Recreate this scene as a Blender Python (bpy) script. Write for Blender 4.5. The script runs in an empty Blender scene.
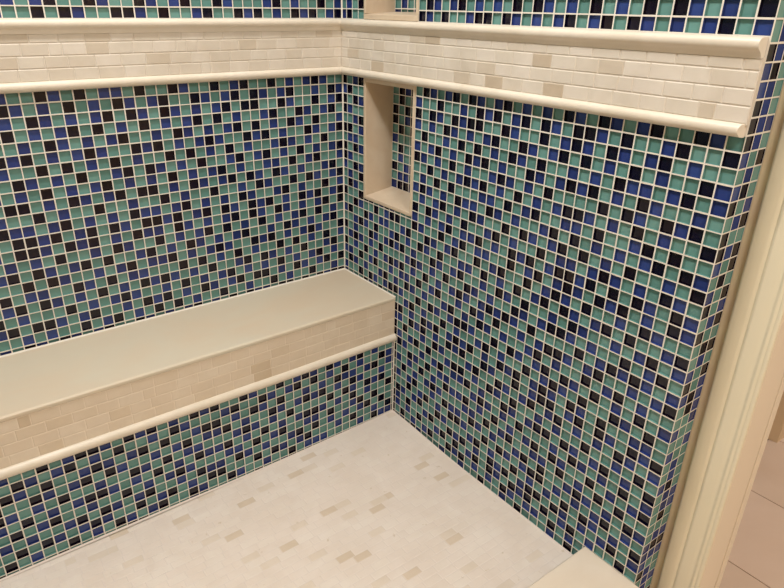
import bpy, math, random
from mathutils import Vector, Matrix
random.seed(7)
C = bpy.context.scene.collection
U = 0.0254            # one mosaic pitch (an inch) in metres
ZF = -42.0            # bathroom floor height in pitches below the underside of the stone border

# ------------------------------------------------------------------ materials
def srgb(r, g, b):
    f = lambda c: (c/255/12.92) if c/255 <= .04045 else ((c/255+.055)/1.055)**2.4
    return (f(r), f(g), f(b), 1)

def mat(name, col, rough=.5, spec=.5, noise=0, nscale=4, col2=None, bump=0, bscale=30, coat=0, stretch=(1, 1, 1), pits=None):
    m = bpy.data.materials.new(name); m.use_nodes = True
    nt = m.node_tree; b = nt.nodes['Principled BSDF']
    b.inputs['Base Color'].default_value = col
    b.inputs['Roughness'].default_value = rough
    b.inputs['Specular IOR Level'].default_value = spec
    b.inputs['Coat Weight'].default_value = coat
    b.inputs['Coat Roughness'].default_value = .08
    tc = nt.nodes.new('ShaderNodeTexCoord'); mp = nt.nodes.new('ShaderNodeMapping')
    mp.inputs['Scale'].default_value = stretch
    nt.links.new(tc.outputs['Object'], mp.inputs['Vector'])
    out = None
    if col2:
        n = nt.nodes.new('ShaderNodeTexNoise'); n.inputs['Scale'].default_value = nscale
        n.inputs['Detail'].default_value = 6; n.inputs['Roughness'].default_value = .6
        n.inputs['Distortion'].default_value = .6
        nt.links.new(mp.outputs['Vector'], n.inputs['Vector'])
        r = nt.nodes.new('ShaderNodeValToRGB')
        r.color_ramp.elements[0].position = .36; r.color_ramp.elements[0].color = col
        r.color_ramp.elements[1].position = .66; r.color_ramp.elements[1].color = col2
        nt.links.new(n.outputs['Fac'], r.inputs['Fac']); out = r.outputs['Color']
        if pits:
            n2 = nt.nodes.new('ShaderNodeTexNoise'); n2.inputs['Scale'].default_value = 55
            n2.inputs['Detail'].default_value = 2
            nt.links.new(mp.outputs['Vector'], n2.inputs['Vector'])
            r2 = nt.nodes.new('ShaderNodeValToRGB')
            r2.color_ramp.elements[0].position = .70; r2.color_ramp.elements[0].color = (0, 0, 0, 1)
            r2.color_ramp.elements[1].position = .76; r2.color_ramp.elements[1].color = (1, 1, 1, 1)
            nt.links.new(n2.outputs['Fac'], r2.inputs['Fac'])
            mx = nt.nodes.new('ShaderNodeMix'); mx.data_type = 'RGBA'
            nt.links.new(r2.outputs['Color'], mx.inputs[0]); nt.links.new(out, mx.inputs[6])
            mx.inputs[7].default_value = pits; out = mx.outputs[2]
        nt.links.new(out, b.inputs['Base Color'])
    if bump:
        n3 = nt.nodes.new('ShaderNodeTexNoise'); n3.inputs['Scale'].default_value = bscale
        n3.inputs['Detail'].default_value = 4
        nt.links.new(mp.outputs['Vector'], n3.inputs['Vector'])
        bp = nt.nodes.new('ShaderNodeBump'); bp.inputs['Strength'].default_value = bump
        bp.inputs['Distance'].default_value = .001
        nt.links.new(n3.outputs['Fac'], bp.inputs['Height']); nt.links.new(bp.outputs['Normal'], b.inputs['Normal'])
    return m

GROUT = mat('grout', srgb(226, 219, 208), .85, .2, bump=.3, bscale=200)
TEAL = [mat('teal_glass_%d' % i, srgb(*c), .09, .42) for i, c in enumerate([(101, 145, 139), (95, 138, 132), (108, 151, 145)])]
BLUE = [mat('blue_glass_%d' % i, srgb(*c), .09, .42) for i, c in enumerate([(45, 62, 123), (41, 56, 112), (51, 70, 130)])]
BLACK = [mat('black_glass_%d' % i, srgb(*c), .09, .42) for i, c in enumerate([(12, 9, 32), (16, 8, 25)])]
TILE_MATS = [GROUT] + TEAL + BLUE + BLACK
def tile_slot(ch):
    if ch == 't': return 1 + random.choice((0, 1, 2))
    if ch == 'b': return 4 + random.choice((0, 1, 2))
    return 7 + random.choice((0, 1))
def any_tile():
    return random.choice('tttttttbbbbkkk')

S0 = srgb(216, 203, 176)
STONE = [mat('cream_stone_%d' % i, srgb(*a), .42, .35, nscale=14, col2=srgb(*b), bump=.25, bscale=60)
         for i, (a, b) in enumerate([((208, 198, 183), (218, 209, 196)), ((205, 194, 178), (214, 204, 190)),
                                     ((212, 202, 188), (221, 212, 200)), ((196, 183, 165), (206, 194, 177)),
                                     ((186, 170, 149), (197, 182, 162))])]
SGROUT = mat('stone_grout', srgb(214, 204, 190), .85, .2)
BRICK_MATS = [SGROUT] + STONE
MOULD = mat('cream_stone_moulding', srgb(217, 206, 188), .35, .4, nscale=9, col2=srgb(226, 216, 201), bump=.15, bscale=40)
SLAB = mat('cream_stone_slab', srgb(207, 190, 167), .45, .3, nscale=2.6, col2=srgb(205, 196, 177), bump=.12, bscale=40, stretch=(1, 2.2, 1))
JAMBST = mat('niche_stone', srgb(204, 183, 158), .45, .35, nscale=12, col2=srgb(212, 195, 172), bump=.3, bscale=90)
FB = [mat('floor_stone_%d' % i, srgb(*a), .38, .35, nscale=11, col2=srgb(*b), bump=.15, bscale=60, pits=srgb(206, 191, 173))
      for i, (a, b) in enumerate([((220, 207, 195), (226, 215, 205)), ((219, 206, 194), (225, 214, 204)),
                                  ((221, 209, 197), (227, 217, 207)), ((214, 200, 184), (220, 207, 193)),
                                  ((206, 189, 169), (213, 197, 179))])]
FLOOR_MATS = [mat('floor_grout', srgb(218, 207, 199), .8, .2)] + FB
CURB = mat('curb_stone', srgb(219, 205, 187), .4, .3, nscale=5, col2=srgb(226, 214, 198), bump=.1)
PAINT = mat('cream_painted_wood', srgb(228, 219, 192), .4, .3, nscale=2, col2=srgb(231, 222, 197))
JPAINT = mat('tan_painted_wood', srgb(229, 216, 194), .4, .4)
WALLP = mat('tan_wall_paint', srgb(218, 200, 168), .7, .3, bump=.2, bscale=150)
CEILP = mat('white_ceiling_paint', srgb(232, 226, 214), .8, .2)
HALLP = mat('hall_wall_paint', srgb(215, 193, 162), .7, .3)
FT = [mat('beige_floor_tile_%d' % i, srgb(*a), .45, .35, nscale=2.5, col2=srgb(*b)) for i, (a, b) in enumerate(
      [((202, 181, 164), (210, 191, 176)), ((198, 177, 159), (206, 187, 171))])]
FTG = mat('floor_tile_grout', srgb(140, 112, 90), .9, .2)

APRON = [mat('bench_grout', srgb(226, 212, 193), .85, .2)] + [mat('bench_stone_%d' % i, srgb(*a), .42, .35, nscale=14, col2=srgb(*b), bump=.2, bscale=60)
         for i, (a, b) in enumerate([((216, 200, 179), (221, 207, 187)), ((214, 198, 176), (219, 204, 184)), ((218, 203, 183), (223, 210, 191)),
                                     ((210, 193, 170), (215, 199, 177)), ((202, 183, 158), (208, 191, 167))])]
# ------------------------------------------------------------------ mesh building
class MB:
    def __init__(s): s.v = []; s.f = []; s.m = []
    def quad(s, pts, m=0):
        n = len(s.v); s.v += [tuple(p) for p in pts]; s.f.append(tuple(range(n, n+len(pts)))); s.m.append(m)
    def box(s, a, b, m=0):
        x0, y0, z0 = a; x1, y1, z1 = b
        x0, x1 = min(x0, x1), max(x0, x1); y0, y1 = min(y0, y1), max(y0, y1); z0, z1 = min(z0, z1), max(z0, z1)
        P = lambda i, j, k: ((x0, x1)[i], (y0, y1)[j], (z0, z1)[k])
        for q in (((0,0,0),(0,1,0),(1,1,0),(1,0,0)), ((0,0,1),(1,0,1),(1,1,1),(0,1,1)), ((0,0,0),(1,0,0),(1,0,1),(0,0,1)),
                  ((1,0,0),(1,1,0),(1,1,1),(1,0,1)), ((1,1,0),(0,1,0),(0,1,1),(1,1,1)), ((0,1,0),(0,0,0),(0,0,1),(0,1,1))):
            s.quad([P(*c) for c in q], m)
    def loft(s, A, B, m=0, caps=True):
        """side faces between two closed outlines of equal length, with end caps"""
        n = len(A)
        for i in range(n):
            j = (i+1) % n
            s.quad([A[i], A[j], B[j], B[i]], m)
        if caps:
            s.quad(list(reversed(A)), m); s.quad(B, m)
    def build(s, name, mats, parent=None, kind=None, bevel=0, smooth=False, warp=None, weld=True):
        v = [warp(p) if warp else p for p in s.v]
        me = bpy.data.meshes.new(name)
        me.from_pydata([(x*U, y*U, (z-ZF)*U) for x, y, z in v], [], s.f)
        for m in (mats if isinstance(mats, (list, tuple)) else [mats]): me.materials.append(m)
        me.polygons.foreach_set('material_index', s.m)
        if weld:
            import bmesh
            bm = bmesh.new(); bm.from_mesh(me); bmesh.ops.remove_doubles(bm, verts=bm.verts, dist=1e-6)
            bmesh.ops.recalc_face_normals(bm, faces=bm.faces) if weld == 'solid' else None
            bm.to_mesh(me); bm.free()
        if smooth:
            me.polygons.foreach_set('use_smooth', [True]*len(me.polygons))
            me.set_sharp_from_angle(angle=math.radians(40))
        o = bpy.data.objects.new(name, me); C.objects.link(o)
        if parent:
            o.parent = parent; o.matrix_parent_inverse = Matrix.Translation(parent.location).inverted()
        if kind: o['kind'] = kind
        if bevel:
            b = o.modifiers.new('bevel', 'BEVEL'); b.width = bevel*U; b.segments = 3; b.limit_method = 'ANGLE'
        return o

def empty(name, loc, label=None, cat=None, kind=None, group=None):
    o = bpy.data.objects.new(name, None); C.objects.link(o)
    o.location = (loc[0]*U, loc[1]*U, (loc[2]-ZF)*U); o.empty_display_size = .05
    if label: o['label'] = label
    if cat: o['category'] = cat
    if kind: o['kind'] = kind
    if group: o['group'] = group
    return o

GW = .05   # half a grout joint
RD = .17   # how deep the coloured back of the glass lies behind the grout face
def tile_field(mb, org, ud, vd, nd, us, vs, col, hole=None, rd=RD):
    """mosaic on a plane: us, vs are grout-line positions; every tile is a shallow pocket whose floor is the coloured glass"""
    org, ud, vd, nd = Vector(org), Vector(ud), Vector(vd), Vector(nd)
    def P(u, v, d=0): return org + ud*u + vd*v - nd*d
    flip = ud.cross(vd).dot(nd) < 0
    def Q(pts, m): mb.quad(list(reversed(pts)) if flip else pts, m)
    for i in range(len(us)-1):
        for j in range(len(vs)-1):
            u0, u1, v0, v1 = us[i], us[i+1], vs[j], vs[j+1]
            uc, vc = (u0+u1)/2, (v0+v1)/2
            if hole and hole(uc, vc): continue
            g = GW
            a0, a1, b0, b1 = u0+g, u1-g, v0+g, v1-g
            if a1-a0 < .03 or b1-b0 < .03:
                Q([P(u0, v0), P(u1, v0), P(u1, v1), P(u0, v1)], 0); continue
            jit = lambda: random.uniform(-.012, .012)
            a0 += jit(); a1 += jit(); b0 += jit(); b1 += jit()
            o = [P(u0, v0), P(u1, v0), P(u1, v1), P(u0, v1)]
            n = [P(a0, b0), P(a1, b0), P(a1, b1), P(a0, b1)]
            tu, tv = random.uniform(-.006, .006), random.uniform(-.006, .006)
            d = [P(a0, b0, rd+tu+tv), P(a1, b0, rd-tu+tv), P(a1, b1, rd-tu-tv), P(a0, b1, rd+tu-tv)]
            m = tile_slot(col(i, j))
            for k in range(4):
                l = (k+1) % 4
                Q([o[k], o[l], n[l], n[k]], 0)
                Q([n[k], n[l], d[l], d[k]], m)
            Q(d, m)

def bead(mb, A, B, n1, n2, r=.12, m=0):
    """a fillet of grout along the inside corner from A to B; n1, n2 point out of the two faces"""
    A, B, n1, n2 = map(Vector, (A, B, n1, n2))
    a, b = [A, A+n1*r, A+(n1+n2)*r*.38, A+n2*r], [B, B+n1*r, B+(n1+n2)*r*.38, B+n2*r]
    for k in range(4): mb.quad([a[k], a[(k+1) % 4], b[(k+1) % 4], b[k]], m)
    mb.quad(list(reversed(a)), m); mb.quad(b, m)

def brick_field(mb, org, ud, vd, nd, u0, u1, vlines, length, nm=5, weights=(34, 26, 20, 13, 4), gap=.03, lift=.04, var=.12, force=None, zfun=None):
    """stone bricks in running bond, each a low block with eased edges over a grout bed"""
    org, ud, vd, nd = Vector(org), Vector(ud), Vector(vd), Vector(nd)
    def P(u, v, d=0): return org + ud*u + vd*v + nd*d
    flip = ud.cross(vd).dot(nd) < 0
    def Q(pts, m): mb.quad(list(reversed(pts)) if flip else pts, m)
    for j in range(len(vlines)-1):
        v0, v1 = vlines[j], vlines[j+1]
        u = u0 - length*((j % 2)*.5 + random.uniform(0, .25))
        while u < u1:
            L = length*(1+random.uniform(-var, var))
            if random.random() < .07: L *= .5
            a, b = max(u, u0), min(u+L, u1); u += L
            if b-a < .12: 
                if b > a: Q([P(a, v0), P(b, v0), P(b, v1), P(a, v1)], 0)
                continue
            m = 1+random.choices(range(nm), weights)[0]
            if force:
                fm = force((a+b)/2, (v0+v1)/2, a, b, v0, v1)
                if fm is not None: m = fm
            Q([P(a, v0), P(b, v0), P(b, v1), P(a, v1)], 0)
            e = .045
            o = [P(a+gap, v0+gap), P(b-gap, v0+gap), P(b-gap, v1-gap), P(a+gap, v1-gap)]
            t = [P(a+gap+e, v0+gap+e, lift), P(b-gap-e, v0+gap+e, lift), P(b-gap-e, v1-gap-e, lift), P(a+gap+e, v1-gap-e, lift)]
            for k in range(4):
                l = (k+1) % 4; Q([o[k], o[l], t[l], t[k]], m)
            Q(t, m)

def table(rows):
    """{row: (first column, letters)} -> lookup"""
    d = {}
    for n, c0, s in rows:
        for i, ch in enumerate(s):
            if ch < 3: d[(n, c0+i)] = 'tbk'[ch]
    return d

# mosaic colours read row by row: (row, first column, 0 teal 1 blue 2 black, left to right); left wall columns are negative towards the left
LEFT_ROWS = [
 (-1, -31, [2,1,0,1,2,0,0,2,1,0,0,2,1,0,1,2,0,0,2,1,0,0,0,1,2,0,1,0,0,2,0,1]),
 (0, -31, [1,0,0,2,0,2,1,0,0,2,2,1,0,2,0,0,1,2,0,0,2,1,2,0,1,0,2,1,2,0,1,2]),
 (1, -32, [1,0,0,2,1,0,2,0,1,1,0,2,0,0,2,1,0,0,2,0,1,2,0,0,2,0,1,0,1,2,1,0,0]),
 (2, -32, [2,1,0,1,0,2,0,1,0,2,1,0,1,2,0,0,2,1,0,1,2,0,2,1,0,1,2,0,0,1,0,2,1]),
 (3, -32, [1,0,2,1,0,1,0,1,2,0,2,1,0,2,1,0,1,0,1,2,0,2,2,0,0,2,1,0,0,2,0,1,2]),
 (4, -32, [2,0,1,0,1,2,0,2,0,1,0,2,0,1,0,1,2,0,2,0,1,0,0,1,2,0,0,2,1,0,1,2,0]),
 (5, -33, [0,0,1,0,2,1,0,1,0,1,2,0,0,1,0,2,1,0,1,0,1,2,0,2,0,1,0,2,1,0,2,0,0,1]),
 (6, -33, [2,1,2,0,1,0,1,2,1,0,0,2,1,2,0,1,0,1,2,1,0,0,2,1,2,0,1,0,0,2,1,0,1,2]),
 (7, -33, [1,0,0,2,0,2,0,1,0,2,0,1,0,0,2,0,2,0,1,0,2,0,1,0,0,1,2,1,0,1,0,2,0,0]),
 (8, -33, [0,2,1,0,1,0,2,0,0,1,2,0,2,1,0,1,0,2,0,0,1,2,0,1,2,0,1,0,2,0,1,0,1,2]),
 (9, -33, [0,1,0,2,0,1,0,1,2,0,1,0,1,0,2,0,1,0,1,2,0,1,0,0,1,1,0,2,0,1,2,0,0,1]),
 (10, -34, [0,2,2,0,1,0,2,1,0,1,2,0,2,2,0,1,0,2,1,0,1,2,0,2,1,0,2,1,0,1,0,0,1,2,0]),
 (11, -34, [1,0,0,2,0,1,0,0,2,0,0,1,0,0,2,0,1,0,0,2,0,0,1,0,2,1,0,0,2,0,2,1,0,1,2]),
 (12, -34, [2,1,1,0,1,2,0,1,0,1,0,2,1,1,0,1,2,0,1,0,1,0,2,1,0,0,1,2,0,1,0,0,2,0,1]),
 (13, -34, [0,2,2,1,2,0,1,2,0,2,1,0,2,2,1,2,0,1,2,0,2,1,0,2,1,2,0,1,0,2,1,2,0,1,2]),
 (14, -34, [0,2,2,1,0,2,1,2,0,1,0,2,1,1,0,2,1,0,1,0,1,2,0,2,1,0,2,1,0,1,0,1,2,0,2]),
 (15, -35, [0,1,0,1,0,2,0,0,1,0,2,1,0,0,2,0,1,0,1,2,0,2,0,1,0,2,0,1,0,1,2,0,2,0,1,0]),
 (16, -35, [1,2,0,2,1,0,1,2,0,2,0,0,1,2,0,1,0,2,1,0,1,0,1,2,0,0,1,0,2,1,0,1,0,1,2,0]),
 (17, -35, [0,0,2,0,2,1,0,0,1,0,1,2,0,1,1,2,0,1,0,1,2,1,0,0,2,1,2,0,1,0,1,2,1,0,0,2]),
 (18, -35, [2,0,1,1,0,0,2,1,0,2,0,1,1,0,0,0,2,0,2,0,1,0,2,0,1,0,0,2,0,2,0,1,0,2,0,1]),
 (19, -35, [1,2,0,2,1,0,1,0,2,0,1,0,2,1,2,1,0,1,0,2,0,0,1,2,0,2,1,0,1,0,2,0,0,1,2,0]),
 (20, -36, [2,0,1,0,0,0,2,0,1,0,1,2,1,0,0,1,0,2,0,1,0,1,2,0,1,0,1,0,2,0,1,0,1,2,0,1,0]),
 (21, -36, [1,2,0,2,2,1,0,1,2,0,0,1,0,2,1,2,0,1,0,2,1,0,1,2,0,2,2,0,1,0,2,1,0,1,2,0,2]),
 (22, -36, [0,0,1,0,1,0,0,2,0,1,2,0,1,0,2,0,2,0,1,0,0,2,0,0,1,0,0,2,0,1,0,0,2,0,0,1,0]),
 (23, -36, [1,0,2,1,0,2,1,0,1,2,0,0,2,1,0,1,0,1,2,0,1,0,2,0,2,1,1,0,2,2,0,2,0,2,1,2,2])]
RIGHT_ROWS = [
 (-1, -13, [0,1,0,2,9,9,9,9,9,9,9,9,9,0,2,1,0,1,2,0,1,0,1,0,2,0,2,1,0,1,0,2,0,1,0,2,0,2,1,0,1,0,2]),
 (0, -13, [1,2,0,0,9,9,9,9,9,9,9,9,9,2,1,0,2,0,0,1,2,2,0,2,1,0,1,0,1,2,0,1,2,0,2,1,0,1,0,1,2,0,1]),
 (1, -13, [2,0,1,2,9,9,9,9,9,9,9,9,9,0,2,1,0,1,2,0,2,1,0,1,2,0,1,0,1,0,2,1,0,2,1,0,1,2,0,0,2,1,0]),
 (2, -13, [1,2,0,0,9,9,9,9,9,9,9,9,9,1,0,0,2,0,0,1,0,2,1,2,0,1,2,0,2,1,0,2,2,1,0,2,0,0,1,2,0,0,2]),
 (3, -13, [2,0,2,1,9,9,9,9,9,9,9,9,9,2,0,2,1,0,2,1,2,2,0,0,2,1,0,0,2,0,1,2,1,0,2,1,0,1,2,0,1,0,0]),
 (4, -13, [2,1,0,0,9,9,9,9,9,9,9,9,9,1,0,1,0,2,1,0,1,0,1,2,0,0,2,1,0,1,2,0,2,0,1,0,2,0,1,0,0,2,1]),
 (5, -13, [0,0,1,2,9,9,9,9,9,9,9,9,9,0,2,0,0,1,0,2,0,2,0,1,0,2,1,0,2,0,0,1,0,1,0,2,1,1,0,1,2,0,1]),
 (6, -13, [2,2,0,1,9,9,9,9,9,9,9,9,9,1,0,1,2,0,1,0,2,1,2,0,1,0,0,2,1,0,1,2,1,2,0,1,0,2,1,0,0,1,0]),
 (7, -13, [0,1,1,0,9,9,9,9,9,9,9,9,9,2,1,0,1,0,2,0,1,0,0,1,2,1,0,1,0,2,0,0,0,0,2,0,2,1,0,2,1,2,0]),
 (8, -13, [2,0,2,1,9,9,9,9,9,9,9,9,9,0,0,2,0,1,0,1,2,1,2,0,1,0,2,0,1,0,1,2,2,1,0,1,0,2,0,1,0,0,2]),
 (9, -13, [2,1,0,0,9,9,9,9,9,9,9,9,9,0,1,0,2,0,2,0,0,0,1,1,0,2,0,1,2,0,0,1,1,0,2,0,0,1,2,0,2,0,0]),
 (10, -13, [1,0,2,1,9,9,9,9,9,9,9,9,9,1,2,1,0,1,0,2,1,1,0,2,1,0,1,0,0,1,2,0,2,0,1,0,1,0,1,2,0,2,1]),
 (11, -13, [0,1,0,2,9,9,9,9,9,9,9,9,9,0,1,0,1,2,0,1,0,2,1,0,0,2,0,2,1,0,1,2,0,2,0,1,0,2,0,0,1,0,2]),
 (12, -13, [0,2,1,0,9,9,9,9,9,9,9,9,9,2,0,2,1,0,1,0,2,0,0,1,2,0,1,0,0,2,0,1,1,0,1,2,1,0,1,0,2,1,0]),
 (13, -13, [2,0,0,2,9,9,9,9,9,9,9,9,9,1,0,1,0,1,2,0,1,1,2,0,1,0,2,1,2,0,1,2,2,1,2,0,2,0,2,1,0,2,1]),
 (14, -13, [0,0,2,1,0,0,2,0,1,2,2,0,0,2,1,0,0,2,0,1,2,0,1,1,0,0,2,0,1,2,0,1,2,1,0,2,1,2,0,1,0,2,1]),
 (15, -13, [1,2,0,0,2,1,0,1,1,0,0,1,2,0,0,2,1,0,1,2,0,0,2,0,1,2,0,0,2,0,1,2,1,0,2,0,0,1,0,2,1,0,0]),
 (16, -13, [0,0,1,2,1,0,2,0,0,1,2,0,1,0,2,1,0,2,0,0,1,1,0,2,0,1,0,2,0,1,2,0,2,1,0,1,2,0,2,0,0,1,2]),
 (17, -13, [2,0,1,0,0,2,1,0,1,2,1,2,0,1,0,0,2,1,0,1,2,0,0,1,0,2,1,0,2,0,0,1,0,2,1,0,0,1,0,1,2,0,1]),
 (18, -13, [0,1,2,1,0,1,0,2,0,0,0,0,1,2,1,0,1,0,2,0,0,2,1,0,1,0,0,2,1,0,1,2,2,1,0,1,0,0,2,0,1,2,0]),
 (19, -13, [2,0,1,0,2,0,1,0,1,2,1,2,0,1,0,2,0,1,0,1,2,1,0,1,2,1,2,1,0,2,0,0,0,0,2,0,1,2,1,2,1,0,1]),
 (20, -13, [1,1,0,2,0,1,2,0,0,1,0,1,1,0,2,0,1,2,0,0,1,0,2,1,0,2,0,0,1,0,1,2,2,1,0,1,2,0,0,1,0,1,2]),
 (21, -13, [0,2,1,0,1,0,0,1,2,0,1,0,2,1,0,1,0,0,1,2,0,1,0,2,1,0,1,0,0,1,2,0,1,0,0,2,0,1,2,0,1,0,0]),
 (22, -13, [1,0,0,2,0,2,1,0,1,2,2,1,0,0,2,0,2,1,0,1,2,2,1,0,0,2,0,2,1,0,1,2,0,2,1,0,2,0,1,0,2,0,1]),
 (23, -1, [1,2,0,1,0,0,2,0,1,0,0,1,2,0,1,0,0,2,0,1,2,1,0,2,0,0,2,1,0,2,0]),
 (24, -3, [2,2,0,1,0,2,1,2,0,1,2,1,2,0,1,0,2,1,2,0,1,2,1,0,2,1,0,2,0,0,1,1,0]),
 (25, -3, [1,1,0,2,1,2,0,1,0,2,1,2,0,0,2,1,0,0,2,0,1,2,2,0,1,2,0,2,1,0,2,1,2]),
 (26, -3, [2,0,2,0,0,1,0,2,1,0,0,0,1,2,0,0,2,1,0,1,2,0,1,2,0,1,0,1,0,2,1,0,1]),
 (27, -3, [2,1,0,1,2,0,2,0,0,1,2,2,0,1,0,2,1,0,2,0,0,1,0,1,0,0,2,0,0,1,0,2,0]),
 (28, -3, [0,2,1,0,0,1,0,1,2,0,1,1,2,0,1,0,0,2,1,0,1,2,2,0,2,1,0,1,2,0,1,0,2]),
 (29, -3, [2,0,0,2,1,0,2,0,1,1,0,0,0,1,2,1,0,1,0,2,0,0,0,1,0,2,1,0,1,0,2,0,1]),
 (30, -3, [2,1,0,1,0,2,0,1,0,2,1,1,2,0,1,0,2,0,1,0,1,2,0,2,1,0,0,2,0,1,0,1,2]),
 (31, -3, [0,0,2,0,1,0,1,2,1,0,0,0,1,1,0,2,0,1,2,0,0,1,1,0,2,0,1,0,2,0,2,0,0]),
 (32, -3, [2,1,0,1,2,0,0,1,0,2,1,1,0,2,1,0,1,0,0,1,2,0,2,0,0,1,2,1,0,1,0,2,1]),
 (33, -3, [2,0,0,2,0,1,2,0,1,0,2,2,1,0,0,2,0,2,1,0,1,2,2,0,1,0,1,0,1,2,0,1,0]),
 (34, -3, [0,2,1,0,1,2,0,0,2,1,0,0,0,1,2,0,1,0,0,2,0,1,0,1,0,2,0,2,1,0,1,0,2]),
 (35, -3, [2,1,0,2,0,0,1,2,0,0,2,1,2,0,1,0,2,1,2,0,1,2,2,0,2,1,0,1,0,1,2,0,1]),
 (36, -3, [2,1,0,1,0,2,0,0,1,2,0,2,0,1,2,0,2,1,0,2,1,2,0,2,0,1,2,0,1,0,0,2,0]),
 (37, -3, [2,0,2,0,1,0,1,2,0,0,9,1,2,0,1,0,1,0,2,1,0,1,1,0,2,0,1,0,0,0,0]),
 (38, -3, [2,0,1,0,2,1,0,0,0,1,9,0,1,0,0,2,0,0,1,0,2,0,0,0,1,0,2,0])]
BASE_ROWS = [
 (29, -41, [0,1,0,0,2,0,1,2,2,1,0,2,1,2,0,1,0,2,1,2,0,0,2,1,0,0,2,0,1,2,1,0,2,1,0,1,2,0,1,0,0]),
 (30, -41, [0,0,2,1,0,1,2,0,1,0,2,0,0,1,0,2,1,0,0,0,1,2,0,0,2,1,0,1,2,0,2,0,1,0,2,0,1,0,0,2,1]),
 (31, -41, [0,2,1,0,2,0,0,1,2,1,0,1,2,0,2,0,0,1,2,2,0,1,0,2,1,0,2,0,0,1,0,1,0,2,1,1,0,1,2,0,1]),
 (32, -41, [2,0,0,2,1,0,1,2,0,2,1,0,0,1,0,1,2,0,1,1,2,0,1,0,0,2,1,0,1,2,1,2,0,1,0,2,1,0,0,1,0]),
 (33, -41, [2,1,0,1,0,2,0,0,1,0,0,2,1,0,2,0,1,1,0,0,0,1,2,1,0,1,0,2,0,0,0,0,2,0,2,1,0,2,1,2,0]),
 (34, -41, [1,0,2,0,1,0,1,2,2,1,0,1,0,2,0,1,0,2,1,1,2,0,1,0,2,0,1,0,1,2,2,1,0,1,0,2,0,1,0,0,2]),
 (35, -41, [0,2,0,1,2,0,0,1,0,0,2,0,1,0,1,2,1,0,0,0,1,1,0,2,0,1,2,0,0,1,1,0,2,0,0,1,2,0,2,0,0]),
 (36, -41, [1,0,1,0,0,1,2,0,2,1,0,1,2,0,0,1,0,2,1,1,0,2,1,0,1,0,0,1,2,0,2,0,1,0,1,0,1,2,0,2,0]),
 (37, -41, [0,2,0,2,1,0,1,2,1,0,0,2,0,1,2,0,1,0,2,2,0,0,0,2,0,2,1,0,1,2,0,0,0,1,0,2,0,0,1,0,2]),
 (38, -41, [2,0,1,0,0,2,0,1,0,2,1,0,1,2,0,0,2,1,0,0,2,1,0,0,1,0,0,2,0,1,1,1,0,0,0,0,1,0,2,1,1])]
END_ROWS = [
 (1, 0, [2,1,0]),
 (2, 0, [1,0,2]),
 (3, 0, [0,1,0]),
 (4, 0, [1,2,0]),
 (5, 0, [2,0,1]),
 (6, 0, [0,1,2]),
 (7, 0, [2,0,0]),
 (8, 0, [2,1,2]),
 (9, 0, [1,0,2]),
 (10, 0, [0,2,0]),
 (11, 0, [1,0,2]),
 (12, 0, [2,0,1]),
 (13, 0, [0,1,2]),
 (14, 0, [2,0,0]),
 (15, 0, [0,2,2]),
 (16, 0, [0,1,0]),
 (17, 0, [1,0,2]),
 (18, 0, [2,0,1])]

# camera solved from the mosaic grid
CAMR = [[0.804308, -0.594078, 0.012647], [-0.239351, -0.343385, -0.908184], [0.543875, 0.727432, -0.418381]]
CAMP = [-39.3516, -59.7884, 6.6331]
CAMF = 636.020
CAMX, CAMY = 0.01551, 0.00488
# ------------------------------------------------------------------ the setting
XL = -60.0            # far side of the shower
L = 42.4              # depth of the shower
ZC = 54.0             # ceiling
UPZ = 5.31            # first mosaic line above the border
rows_low = [-n for n in range(24, 0, -1)] + [0.0]        # heights, bottom to top
rows_up = [UPZ]+[UPZ+.92+n for n in range(0, 15)]

LT = table(LEFT_ROWS); RT = table(RIGHT_ROWS); BT = table(BASE_ROWS); ET = table(END_ROWS)
# left wall: columns counted from the corner, rows counted down from the border (upper rows: 0 and less)
mb = MB()
cols = [-60+i for i in range(61)]
tile_field(mb, (0, 0, 0), (1, 0, 0), (0, 0, 1), (0, -1, 0), cols, rows_low,
           lambda i, j: LT.get((24-j, i-59)) or any_tile())
tile_field(mb, (0, 0, 0), (1, 0, 0), (0, 0, 1), (0, -1, 0), cols, rows_up,
           lambda i, j: LT.get((-j, i-59)) or any_tile())
mb.quad([(XL, 0, 0), (0, 0, 0), (0, 0, UPZ), (XL, 0, UPZ)], 0)
mb.quad([(XL, 0, rows_up[-1]), (0, 0, rows_up[-1]), (0, 0, ZC), (XL, 0, ZC)], 0)
mb.quad([(XL, 0, -42), (0, 0, -42), (0, 0, -24), (XL, 0, -24)], 0)
mb.build('wall_left', TILE_MATS, kind='structure')

# right wall: columns from the corner, a narrow first one, three more up to the niche, nine over its width, thirty beyond it
YR = [0, .85, 1.88, 2.91, 3.94] + [3.94+(12.33-3.94)/9*i for i in range(1, 10)] + [12.33+k for k in range(1, 30)] + [L]
NA, NB = 3.94, 12.33          # niche sides
NZ0, NZ1 = -12.72, -.1                        # lower niche
UZ0, UZ1 = UPZ, UPZ+12
rl = [-n for n in range(39, 0, -1)] + [0.0]
def rrow(v): return int(math.floor(-v))+1
mb = MB()
tile_field(mb, (0, 0, 0), (0, -1, 0), (0, 0, 1), (-1, 0, 0), YR, rl,
           lambda i, j: RT.get((rrow((rl[j]+rl[j+1])/2), i-13)) or any_tile(),
           hole=lambda u, v: NA < u < NB and v > -13)
tile_field(mb, (0, 0, 0), (0, -1, 0), (0, 0, 1), (-1, 0, 0), [y for y in YR if NA-.01 < y < NB+.01], [-13, NZ0], lambda i, j: any_tile())
tile_field(mb, (0, 0, 0), (0, -1, 0), (0, 0, 1), (-1, 0, 0), YR, rows_up,
           lambda i, j: RT.get((-j, i-13)) or any_tile(),
           hole=lambda u, v: NA < u < NB and UZ0 < v < UZ1)
mb.quad([(0, 0, 0), (0, 0, UPZ), (0, -L, UPZ), (0, -L, 0)], 0)
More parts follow.
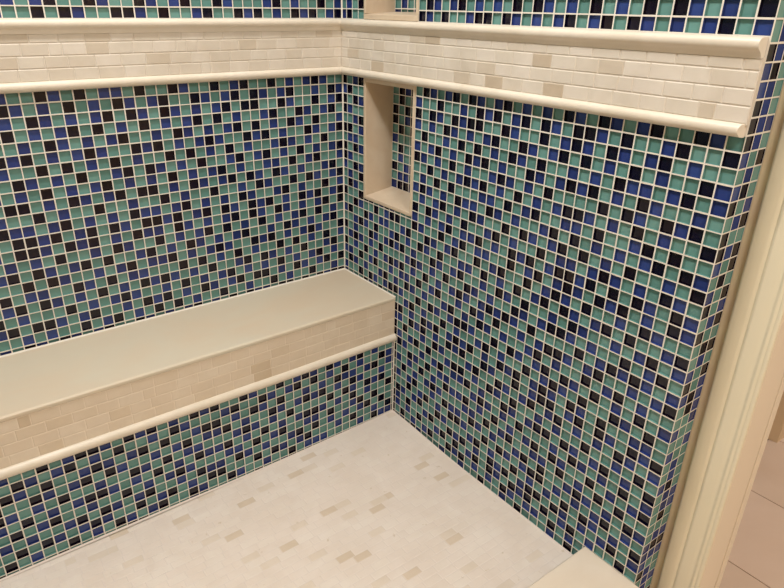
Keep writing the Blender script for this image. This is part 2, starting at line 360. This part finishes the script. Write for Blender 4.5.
mb.quad([(0, 0, rows_up[-1]), (0, 0, ZC), (0, -L, ZC), (0, -L, rows_up[-1])], 0)
# its end, three columns deep
EX = [0, .98, 1.96, 2.95]
er = [-n for n in range(40, 0, -1)] + [0, 1, 2, 3, 4, 5] + rows_up[1:]
tile_field(mb, (0, -L, 0), (1, 0, 0), (0, 0, 1), (0, -1, 0), EX, er,
           lambda i, j: ET.get((rrow((er[j]+er[j+1])/2), i)) or any_tile(), rd=.05)
mb.quad([(0, -L, rows_up[-1]), (2.95, -L, rows_up[-1]), (2.95, -L, ZC), (0, -L, ZC)], 0)
mb.build('wall_right', TILE_MATS, kind='structure')

mb = MB(); bead(mb, (-.002, -.002, -22.25), (-.002, -.002, -.15), (-1, 0, 0), (0, -1, 0)); bead(mb, (-.002, -.002, UPZ+.03), (-.002, -.002, rows_up[-1]), (-1, 0, 0), (0, -1, 0))
mb.build('trim_1', GROUT, kind='structure')
# wall carrying the door beside the shower, with its opening
DY0, DY1, DZ = -46.1, -77.0, 39.0
mb = MB()
mb.box((3, DY0+.7, -42), (6.9, -L, ZC)); mb.box((4.2, -L, -42), (6.9, 0, ZC)); mb.box((3, DY0+.7, DZ+.7), (6.9, DY1-.7, ZC)); mb.box((3, DY1-.7, -42), (6.9, -125, ZC))
mb.build('wall_doorway', WALLP, kind='structure')

# far side of the shower, room walls, ceiling
mb = MB(); mb.box((XL-4, 0, -42), (XL-.2, -L, ZC))
tile_field(mb, (XL, 0, 0), (0, -1, 0), (0, 0, 1), (1, 0, 0), [i*1.01 for i in range(43)], [-39.0+i for i in range(94)], lambda i, j: any_tile())
mb.build('wall_shower_side', TILE_MATS, kind='structure', weld=False)
mb = MB(); mb.box((-95, -125, -42), (3, -129, ZC)); mb.build('wall_front', WALLP, kind='structure')
mb = MB(); mb.box((-99, -L+4, -42), (-95, -129, ZC)); mb.box((-95, -L+4, -42), (XL-4, -L, ZC)); mb.build('wall_side', WALLP, kind='structure')
mb = MB(); mb.box((-99, -129, ZC), (84, 4, ZC+1)); mb.build('ceiling', CEILP, kind='structure')

# bathroom and hall floor of foot-square tiles
mb = MB()
for i in range(-10, 6):
    for j in range(0, 8):
        x0, x1 = 15.4+12*i, 15.4+12*(i+1); y1, y0 = -36.9-12*(j-1), -36.9-12*j
        if x1 < -99 or y0 < -140: continue
        if y1 > -30 and x1 < 4: continue
        mb.box((x0+.06, y0+.06, -42.4), (x1-.06, y1-.06, -42), 1+random.choice((0, 1)))
mb.box((-110, -135, -43), (88, -20, -42.06), 0)
mb.build('floor', [FTG]+FT, kind='structure', weld=False)

# shower floor of small stone bricks, falling towards its middle
XP = [-60, -42, -30, -20, -8, 0]
ZP = [-37.55, -37.6, -37.75, -37.6, -37.5, -37.4]
def floor_z(x, y):
    for a in range(len(XP)-1):
        if x <= XP[a+1] or a == len(XP)-2:
            t = (x-XP[a])/(XP[a+1]-XP[a]); z = ZP[a]+(ZP[a+1]-ZP[a])*max(0, min(1, t)); break
    near = max(0, 1+x/22)
    t = max(0, min(1, (-y-10)/13)); t = t*t*(3-2*t)
    return z*(1-near*t) + (-37.95)*near*t if near else z
TAN = [(-23.4,-10.9),(-12.8,-11.5),(-15.5,-12.7),(-13.7,-12.7),(-20.8,-13.8),(-15.1,-19.4),(-12.3,-24.2),(-10.7,-21.5),(-9.2,-21.1),(-10.3,-22.2),(-3.5,-19.1),(-1.9,-22.0),(-8.1,-14.2),(-23.3,-16.8),(-20.0,-20.6),(-22.9,-21.6),(-16.1,-26.1),(-17.1,-25.3),(-15.3,-28.9),(-12.5,-29.9),(-7.5,-28.9),(-33.9,-11.8),(-32.7,-10.9),(-26.3,-11.8)]
used = set()
def tan_at(uc, vc, a, b, v0, v1):
    for i, (x, y) in enumerate(TAN):
        if a <= x < b and v0 <= y < v1 and i not in used:
            used.add(i); return 5 if i % 3 else 4
    return None
mb = MB()
fl = [-43.0+.8*i for i in range(0, 43)]
brick_field(mb, (0, 0, 0), (1, 0, 0), (0, 1, 0), (0, 0, 1), XL, 0, fl, 1.67, weights=(36, 30, 26, 6, 0), gap=.02, lift=.008, var=.05, force=tan_at)
yb = -10.04*1.022
bead(mb, (XL+.1, yb-.01, .01), (-16, yb-.01, .01), (0, 0, 1), (0, -1, 0), .13); bead(mb, (-16, yb-.01, .01), (-.1, -10.05, .01), (0, 0, 1), (0, -1, 0), .13)
for k in range(9): bead(mb, (-.01, -10.1-3.04*k, .01), (-.01, -10.1-3.04*(k+1), .01), (-1, 0, 0), (0, 0, 1), .13)
mb.build('shower_floor', FLOOR_MATS, kind='structure', warp=lambda p: (p[0], p[1], p[2]+floor_z(p[0], p[1])), weld=False)

# hall seen through the doorway: the end of a wall with its skirting
mb = MB(); mb.box((38.7, -37.9, -42), (70, -12, ZC)); mb.build('wall_hall', HALLP, kind='structure')
mb = MB(); mb.box((80, -129, -42), (84, 4, ZC)); mb.box((6.9, -129, -42), (84, -125, ZC)); mb.box((6.9, -12, -42), (84, -8, ZC)); mb.build('wall_back', HALLP, kind='structure')

# ------------------------------------------------------------------ door frame beside the shower
door = empty('door_1', (3, -46, -42), 'cream painted moulded door frame beside the tiled wall end', None, 'structure')
# casing section: (distance along the wall from the opening outwards, thickness)
prof = [(0, 0), (0, .30), (.05, .36), (.26, .37), (.31, .325), (.36, .36), (.45, .40), (.55, .38), (.63, .30), (.71, .26), (.82, .30), (1.0, .34), (1.6, .37),
        (1.72, .36), (1.85, .24), (1.97, .36), (2.1, .44), (2.5, .5), (2.8, .5), (2.92, .46), (2.97, .38), (2.97, 0)]
prof = [(d, t*.75) for d, t in prof]
def leg(y, sgn):
    m_ = MB()
    A = [(3-t, y+sgn*d, -42) for d, t in prof]; B = [(3-t, y+sgn*d, DZ+.06+d) for d, t in prof]
    m_.loft(A, B); return m_
leg(DY0+.06, 1).build('casing_leg', PAINT, door, weld='solid', smooth=True)
leg(DY1-.06, -1).build('casing_leg', PAINT, door, weld='solid', smooth=True)
m_ = MB(); m_.loft([(3-t, DY0+.06+d, DZ+.06+d) for d, t in prof], [(3-t, DY1-.06-d, DZ+.06+d) for d, t in prof]); m_.build('casing_head', PAINT, door, weld='solid', smooth=True)
for y, s in ((DY0, 1), (DY1, -1)):
    m_ = MB(); m_.box((2.85, y, -42), (6.06, y+s*.68, DZ)); m_.build('jamb', JPAINT, door, bevel=.05, weld='solid')
    m_ = MB(); m_.box((6.2, y-s*.05, -42), (7.05, y+s*.68, DZ)); m_.build('outer_jamb', JPAINT, door, bevel=.06, weld='solid')
m_ = MB(); m_.box((2.85, DY0+.68, DZ), (7.05, DY1-.68, DZ+.68)); m_.build('head_jamb', JPAINT, door, bevel=.05, weld='solid')

# ------------------------------------------------------------------ stone border round both walls
TOP = [(.02, 5.31), (.44, 5.31), (.60, 5.27), (.71, 5.17), (.76, 5.02), (.76, 4.88), (.71, 4.73), (.62, 4.63), (.53, 4.57), (.46, 4.49), (.41, 4.39), (.37, 4.28), (.34, 4.2), (.02, 4.2)]
BOT = [(.02, .68), (.33, .68), (.44, .66), (.56, .58), (.64, .45), (.66, .3), (.63, .14), (.54, .0), (.42, -.07), (.3, -.1), (.02, -.1)]
VL = [.66, 1.63, 2.58, 3.55, 4.24]
F = .27
border = empty('stone_border', (-25, -.3, -.1), 'long cream stone border on the left wall above the bench', 'border', group='stone borders round the shower')
for nm, pr in (('top_moulding', TOP), ('bottom_moulding', BOT)):
    m_ = MB(); m_.loft([(XL+.02, -p, z) for p, z in pr], [(-p, -p, z) for p, z in pr])
    m_.build(nm, MOULD, border, weld='solid', smooth=True)
m_ = MB(); m_.loft([(XL+.02, -.02, .6), (XL+.02, -F, .6), (XL+.02, -F, 4.26), (XL+.02, -.02, 4.26)], [(-.02, -.02, .6), (-F, -F, .6), (-F, -F, 4.26), (-.02, -.02, 4.26)])
brick_field(m_, (0, -F-.004, 0), (1, 0, 0), (0, 0, 1), (0, -1, 0), XL+.02, -F-.05, VL, 1.97, weights=(34, 30, 22, 10, 3))
m_.build('brick_field', BRICK_MATS, border, weld=False)
border2 = empty('stone_border', (-.3, -21, -.1), 'cream stone border on the right wall crossing the niches, its cut end showing', 'border', group='stone borders round the shower')
for nm, pr in (('top_moulding', TOP), ('bottom_moulding', BOT)):
    m_ = MB(); m_.loft([(-p, -p, z) for p, z in pr], [(-p, -L+.12+max(0, p-.33)*(.5 if pr is BOT else .2), z) for p, z in pr])
    m_.build(nm, MOULD, border2, weld='solid', smooth=True)
m_ = MB(); m_.loft([(-.02, -.02, .6), (-F, -F, .6), (-F, -F, 4.26), (-.02, -.02, 4.26)], [(-.02, -L+.03, .6), (-F, -L+.03, .6), (-F, -L+.03, 4.26), (-.02, -L+.03, 4.26)])
brick_field(m_, (-F-.004, 0, 0), (0, -1, 0), (0, 0, 1), (-1, 0, 0), F+.05, L-.04, VL, 1.97, weights=(34, 28, 24, 12, 3))
m_.build('brick_field', BRICK_MATS, border2, weld=False)

# ------------------------------------------------------------------ niches
NICHE = [[2, 0, 0], [0, 2, 1], [0, 2, 0], [2, 0, 2], [2, 0, 1], [0, 2, 0], [1, 0, 0], [0, 2, 0], [0, 1, 0], [2, 0, 1], [0, 1, 1], [1, 2, 2]]
def niche(z0, z1, label, zb, sh, js):
    T = .36; D = 3.5; FR = -.09
    e = empty('wall_niche', (0, -(NA+NB)/2, z0), label, 'niche', group='recessed niches in the right wall')
    for y, s in ((-NA-.02, -1), (-NB+.02, 1)):
        m_ = MB(); m_.box((FR, y, z0+js), (D+.25, y+s*T, z1-.02)); m_.build('jamb', JAMBST, e, bevel=.06, weld='solid')
    m_ = MB()
    e1 = T+.01 if js < sh else 0
    ya, yb = -NA-.02-e1, -NB+.02+e1
    A = [(FR, ya, z0+.02), (FR, ya, z0+sh), (D-.02, ya, z0+sh+zb), (D-.02, ya, z0+.02)]
    B = [(x, yb, z) for x, y, z in A]
    m_.loft(A, B); m_.build('sill', JAMBST, e, bevel=.06, weld='solid')
    m_ = MB(); m_.box((FR, -NA-.02-T-.01, z1-.42), (D-.02, -NB+.02+T+.01, z1-.02)); m_.build('head', JAMBST, e, bevel=.05, weld='solid')
    m_ = MB()
    us = [NA+.4] + [5.38+i for i in range(0, 7)] + [NB-.4]
    vs = [v for v in ([z0+.6] + [z0+1.0+i for i in range(0, 20)]) if v < z1-.5] + [z1-.4]
    if z0 < 0: vs = [z0+.3] + [-n+.13 for n in range(12, 0, -1)] + [z1-.36]
    tile_field(m_, (D, 0, 0), (0, -1, 0), (0, 0, 1), (-1, 0, 0), us, vs, lambda i, j: 'tbk'[NICHE[len(vs)-2-j][i]] if z0 < 0 and i < 3 and 0 <= len(vs)-2-j < len(NICHE) else any_tile())
    m_.build('back_panel', TILE_MATS, e)
niche(NZ0, NZ1, 'open recessed niche below the stone border with a mosaic back and cream sill', .52, .36, .06)
niche(UZ0, UZ1, 'niche above the stone border, cut off by the top of the picture', .22, .5, .52)

# ------------------------------------------------------------------ bench along the left wall
def bend(p):
    t = max(0, min(1, -p[0]/16)); t = t*t*(3-2*t)
    return (p[0], p[1]*(1+.022*t), p[2])
bench = empty('shower_bench', (-30, -5, -37.5), 'built-in bench along the left wall, cream stone seat over a mosaic base', 'bench')
def strips(A, m_, x0, x1, n=24):
    prev = None
    for i in range(n+1):
        x = x0+(x1-x0)*i/n
        cur = [(x, y, z) for y, z in A]
        if prev: 
            for k in range(len(A)):
                l = (k+1) % len(A); m_.quad([prev[k], prev[l], cur[l], cur[k]])
        else: m_.quad(list(reversed(cur)))
        prev = cur
    m_.quad(prev)
m_ = MB(); strips([(-.03, -22.9), (-.03, -22.45), (-9.82, -22.45), (-9.95, -22.48), (-10.05, -22.56), (-10.07, -22.64), (-10.07, -22.82), (-10.02, -22.9)], m_, XL+.03, -.03)
m_.build('seat_slab', SLAB, bench, weld='solid', warp=bend)
m_ = MB(); bead(m_, (XL+.05, -.03, -22.44), (-.03, -.03, -22.44), (0, 0, 1), (0, -1, 0), .13); bead(m_, (-.03, -.1, -22.44), (-.03, -10.1, -22.44), (-1, 0, 0), (0, 0, 1), .11)
m_.build('grout_joint', GROUT, bench)
m_ = MB(); strips([(-9.5, -27.1), (-9.5, -22.91), (-10.0, -22.91), (-10.0, -27.1)], m_, XL+.03, -.03)
brick_field(m_, (0, -10.005, 0), (1, 0, 0), (0, 0, 1), (0, -1, 0), XL+.05, -.05, [-27.02, -26.0, -24.97, -23.95, -22.92], 1.97, weights=(34, 34, 22, 8, 1), lift=.015, gap=.03)
m_.build('front_panel', APRON, bench, weld=False, warp=bend)
BT2 = [(-9.6, -27.0), (-10.03, -26.98), (-10.18, -27.02), (-10.32, -27.13), (-10.41, -27.29), (-10.43, -27.46), (-10.4, -27.63), (-10.31, -27.77), (-10.18, -27.87), (-10.04, -27.9), (-9.6, -27.9)]
m_ = MB(); strips(BT2, m_, XL+.03, -.03); m_.build('bullnose_trim', MOULD, bench, weld='solid', smooth=True, warp=bend)
m_ = MB()
us = [-.3-.995*j for j in range(59, -1, -1)] + [-.03]
vs = [-28.62-.955*i for i in range(14, -1, -1)] + [-27.84]
tile_field(m_, (0, -10.04, 0), (1, 0, 0), (0, 0, 1), (0, -1, 0), us, vs, lambda i, j: BT.get((43-j, i-59)) or any_tile())
bead(m_, (-.03, -10.04, -40), (-.03, -10.04, -27.9), (-1, 0, 0), (0, -1, 0), .1)
m_.build('base_panel', TILE_MATS, bench, warp=bend)

# ------------------------------------------------------------------ curb at the way in
curb = empty('shower_curb', (-30, -40.3, -42), 'low cream stone curb across the shower entrance by the wall end', 'curb')
m_ = MB(); m_.box((XL+.05, -37.5, -36.5), (-.02, -43.0, -35.95)); m_.build('curb_cap', CURB, curb, bevel=.12, weld='solid', smooth=True)
m_ = MB(); m_.box((XL+.05, -37.75, -41.95), (-.02, -42.7, -36.5))
m_.build('curb_riser', STONE[0], curb, weld='solid')

# ------------------------------------------------------------------ light
def area(name, loc, size, power, col, rot=(0, 0, 0), spread=180):
    l = bpy.data.lights.new(name, 'AREA'); l.shape = 'DISK'; l.size = size*U; l.energy = power; l.color = col
    l.spread = math.radians(spread)
    o = bpy.data.objects.new(name, l); C.objects.link(o)
    o.location = (loc[0]*U, loc[1]*U, (loc[2]-ZF)*U); o.rotation_euler = rot
    return o
WARM = (1, .93, .83)
area('shower_downlight', (-33, -21, 53.7), 6, 30, (1, .98, .945))
area('bathroom_light', (-28, -82, 53.5), 20, 39, (1, .985, .955))
area('hall_light', (54, -82, 53.5), 14, 26, (1, .95, .9))
w = bpy.data.worlds.new('world'); bpy.context.scene.world = w; w.use_nodes = True
w.node_tree.nodes['Background'].inputs[0].default_value = (1, .9, .78, 1)
w.node_tree.nodes['Background'].inputs[1].default_value = .05

# ------------------------------------------------------------------ camera
R = CAMR
cp = CAMP
cam = bpy.data.cameras.new('camera'); co = bpy.data.objects.new('camera', cam); C.objects.link(co)
M = Matrix(((R[0][0], -R[1][0], -R[2][0], cp[0]*U), (R[0][1], -R[1][1], -R[2][1], cp[1]*U), (R[0][2], -R[1][2], -R[2][2], (cp[2]-ZF)*U), (0, 0, 0, 1)))
co.matrix_world = M
cam.sensor_width = 36; cam.lens = 36*CAMF/784
cam.shift_x = CAMX; cam.shift_y = CAMY
cam.clip_start = .02
sc = bpy.context.scene; sc.camera = co
sc.view_settings.view_transform = 'Standard'; sc.view_settings.look = 'None'
sc.view_settings.gamma = 1; sc.view_settings.use_curve_mapping = False
sc.view_settings.exposure = -.46
sc.cycles.max_bounces = 8; sc.cycles.diffuse_bounces = 5; sc.cycles.glossy_bounces = 4
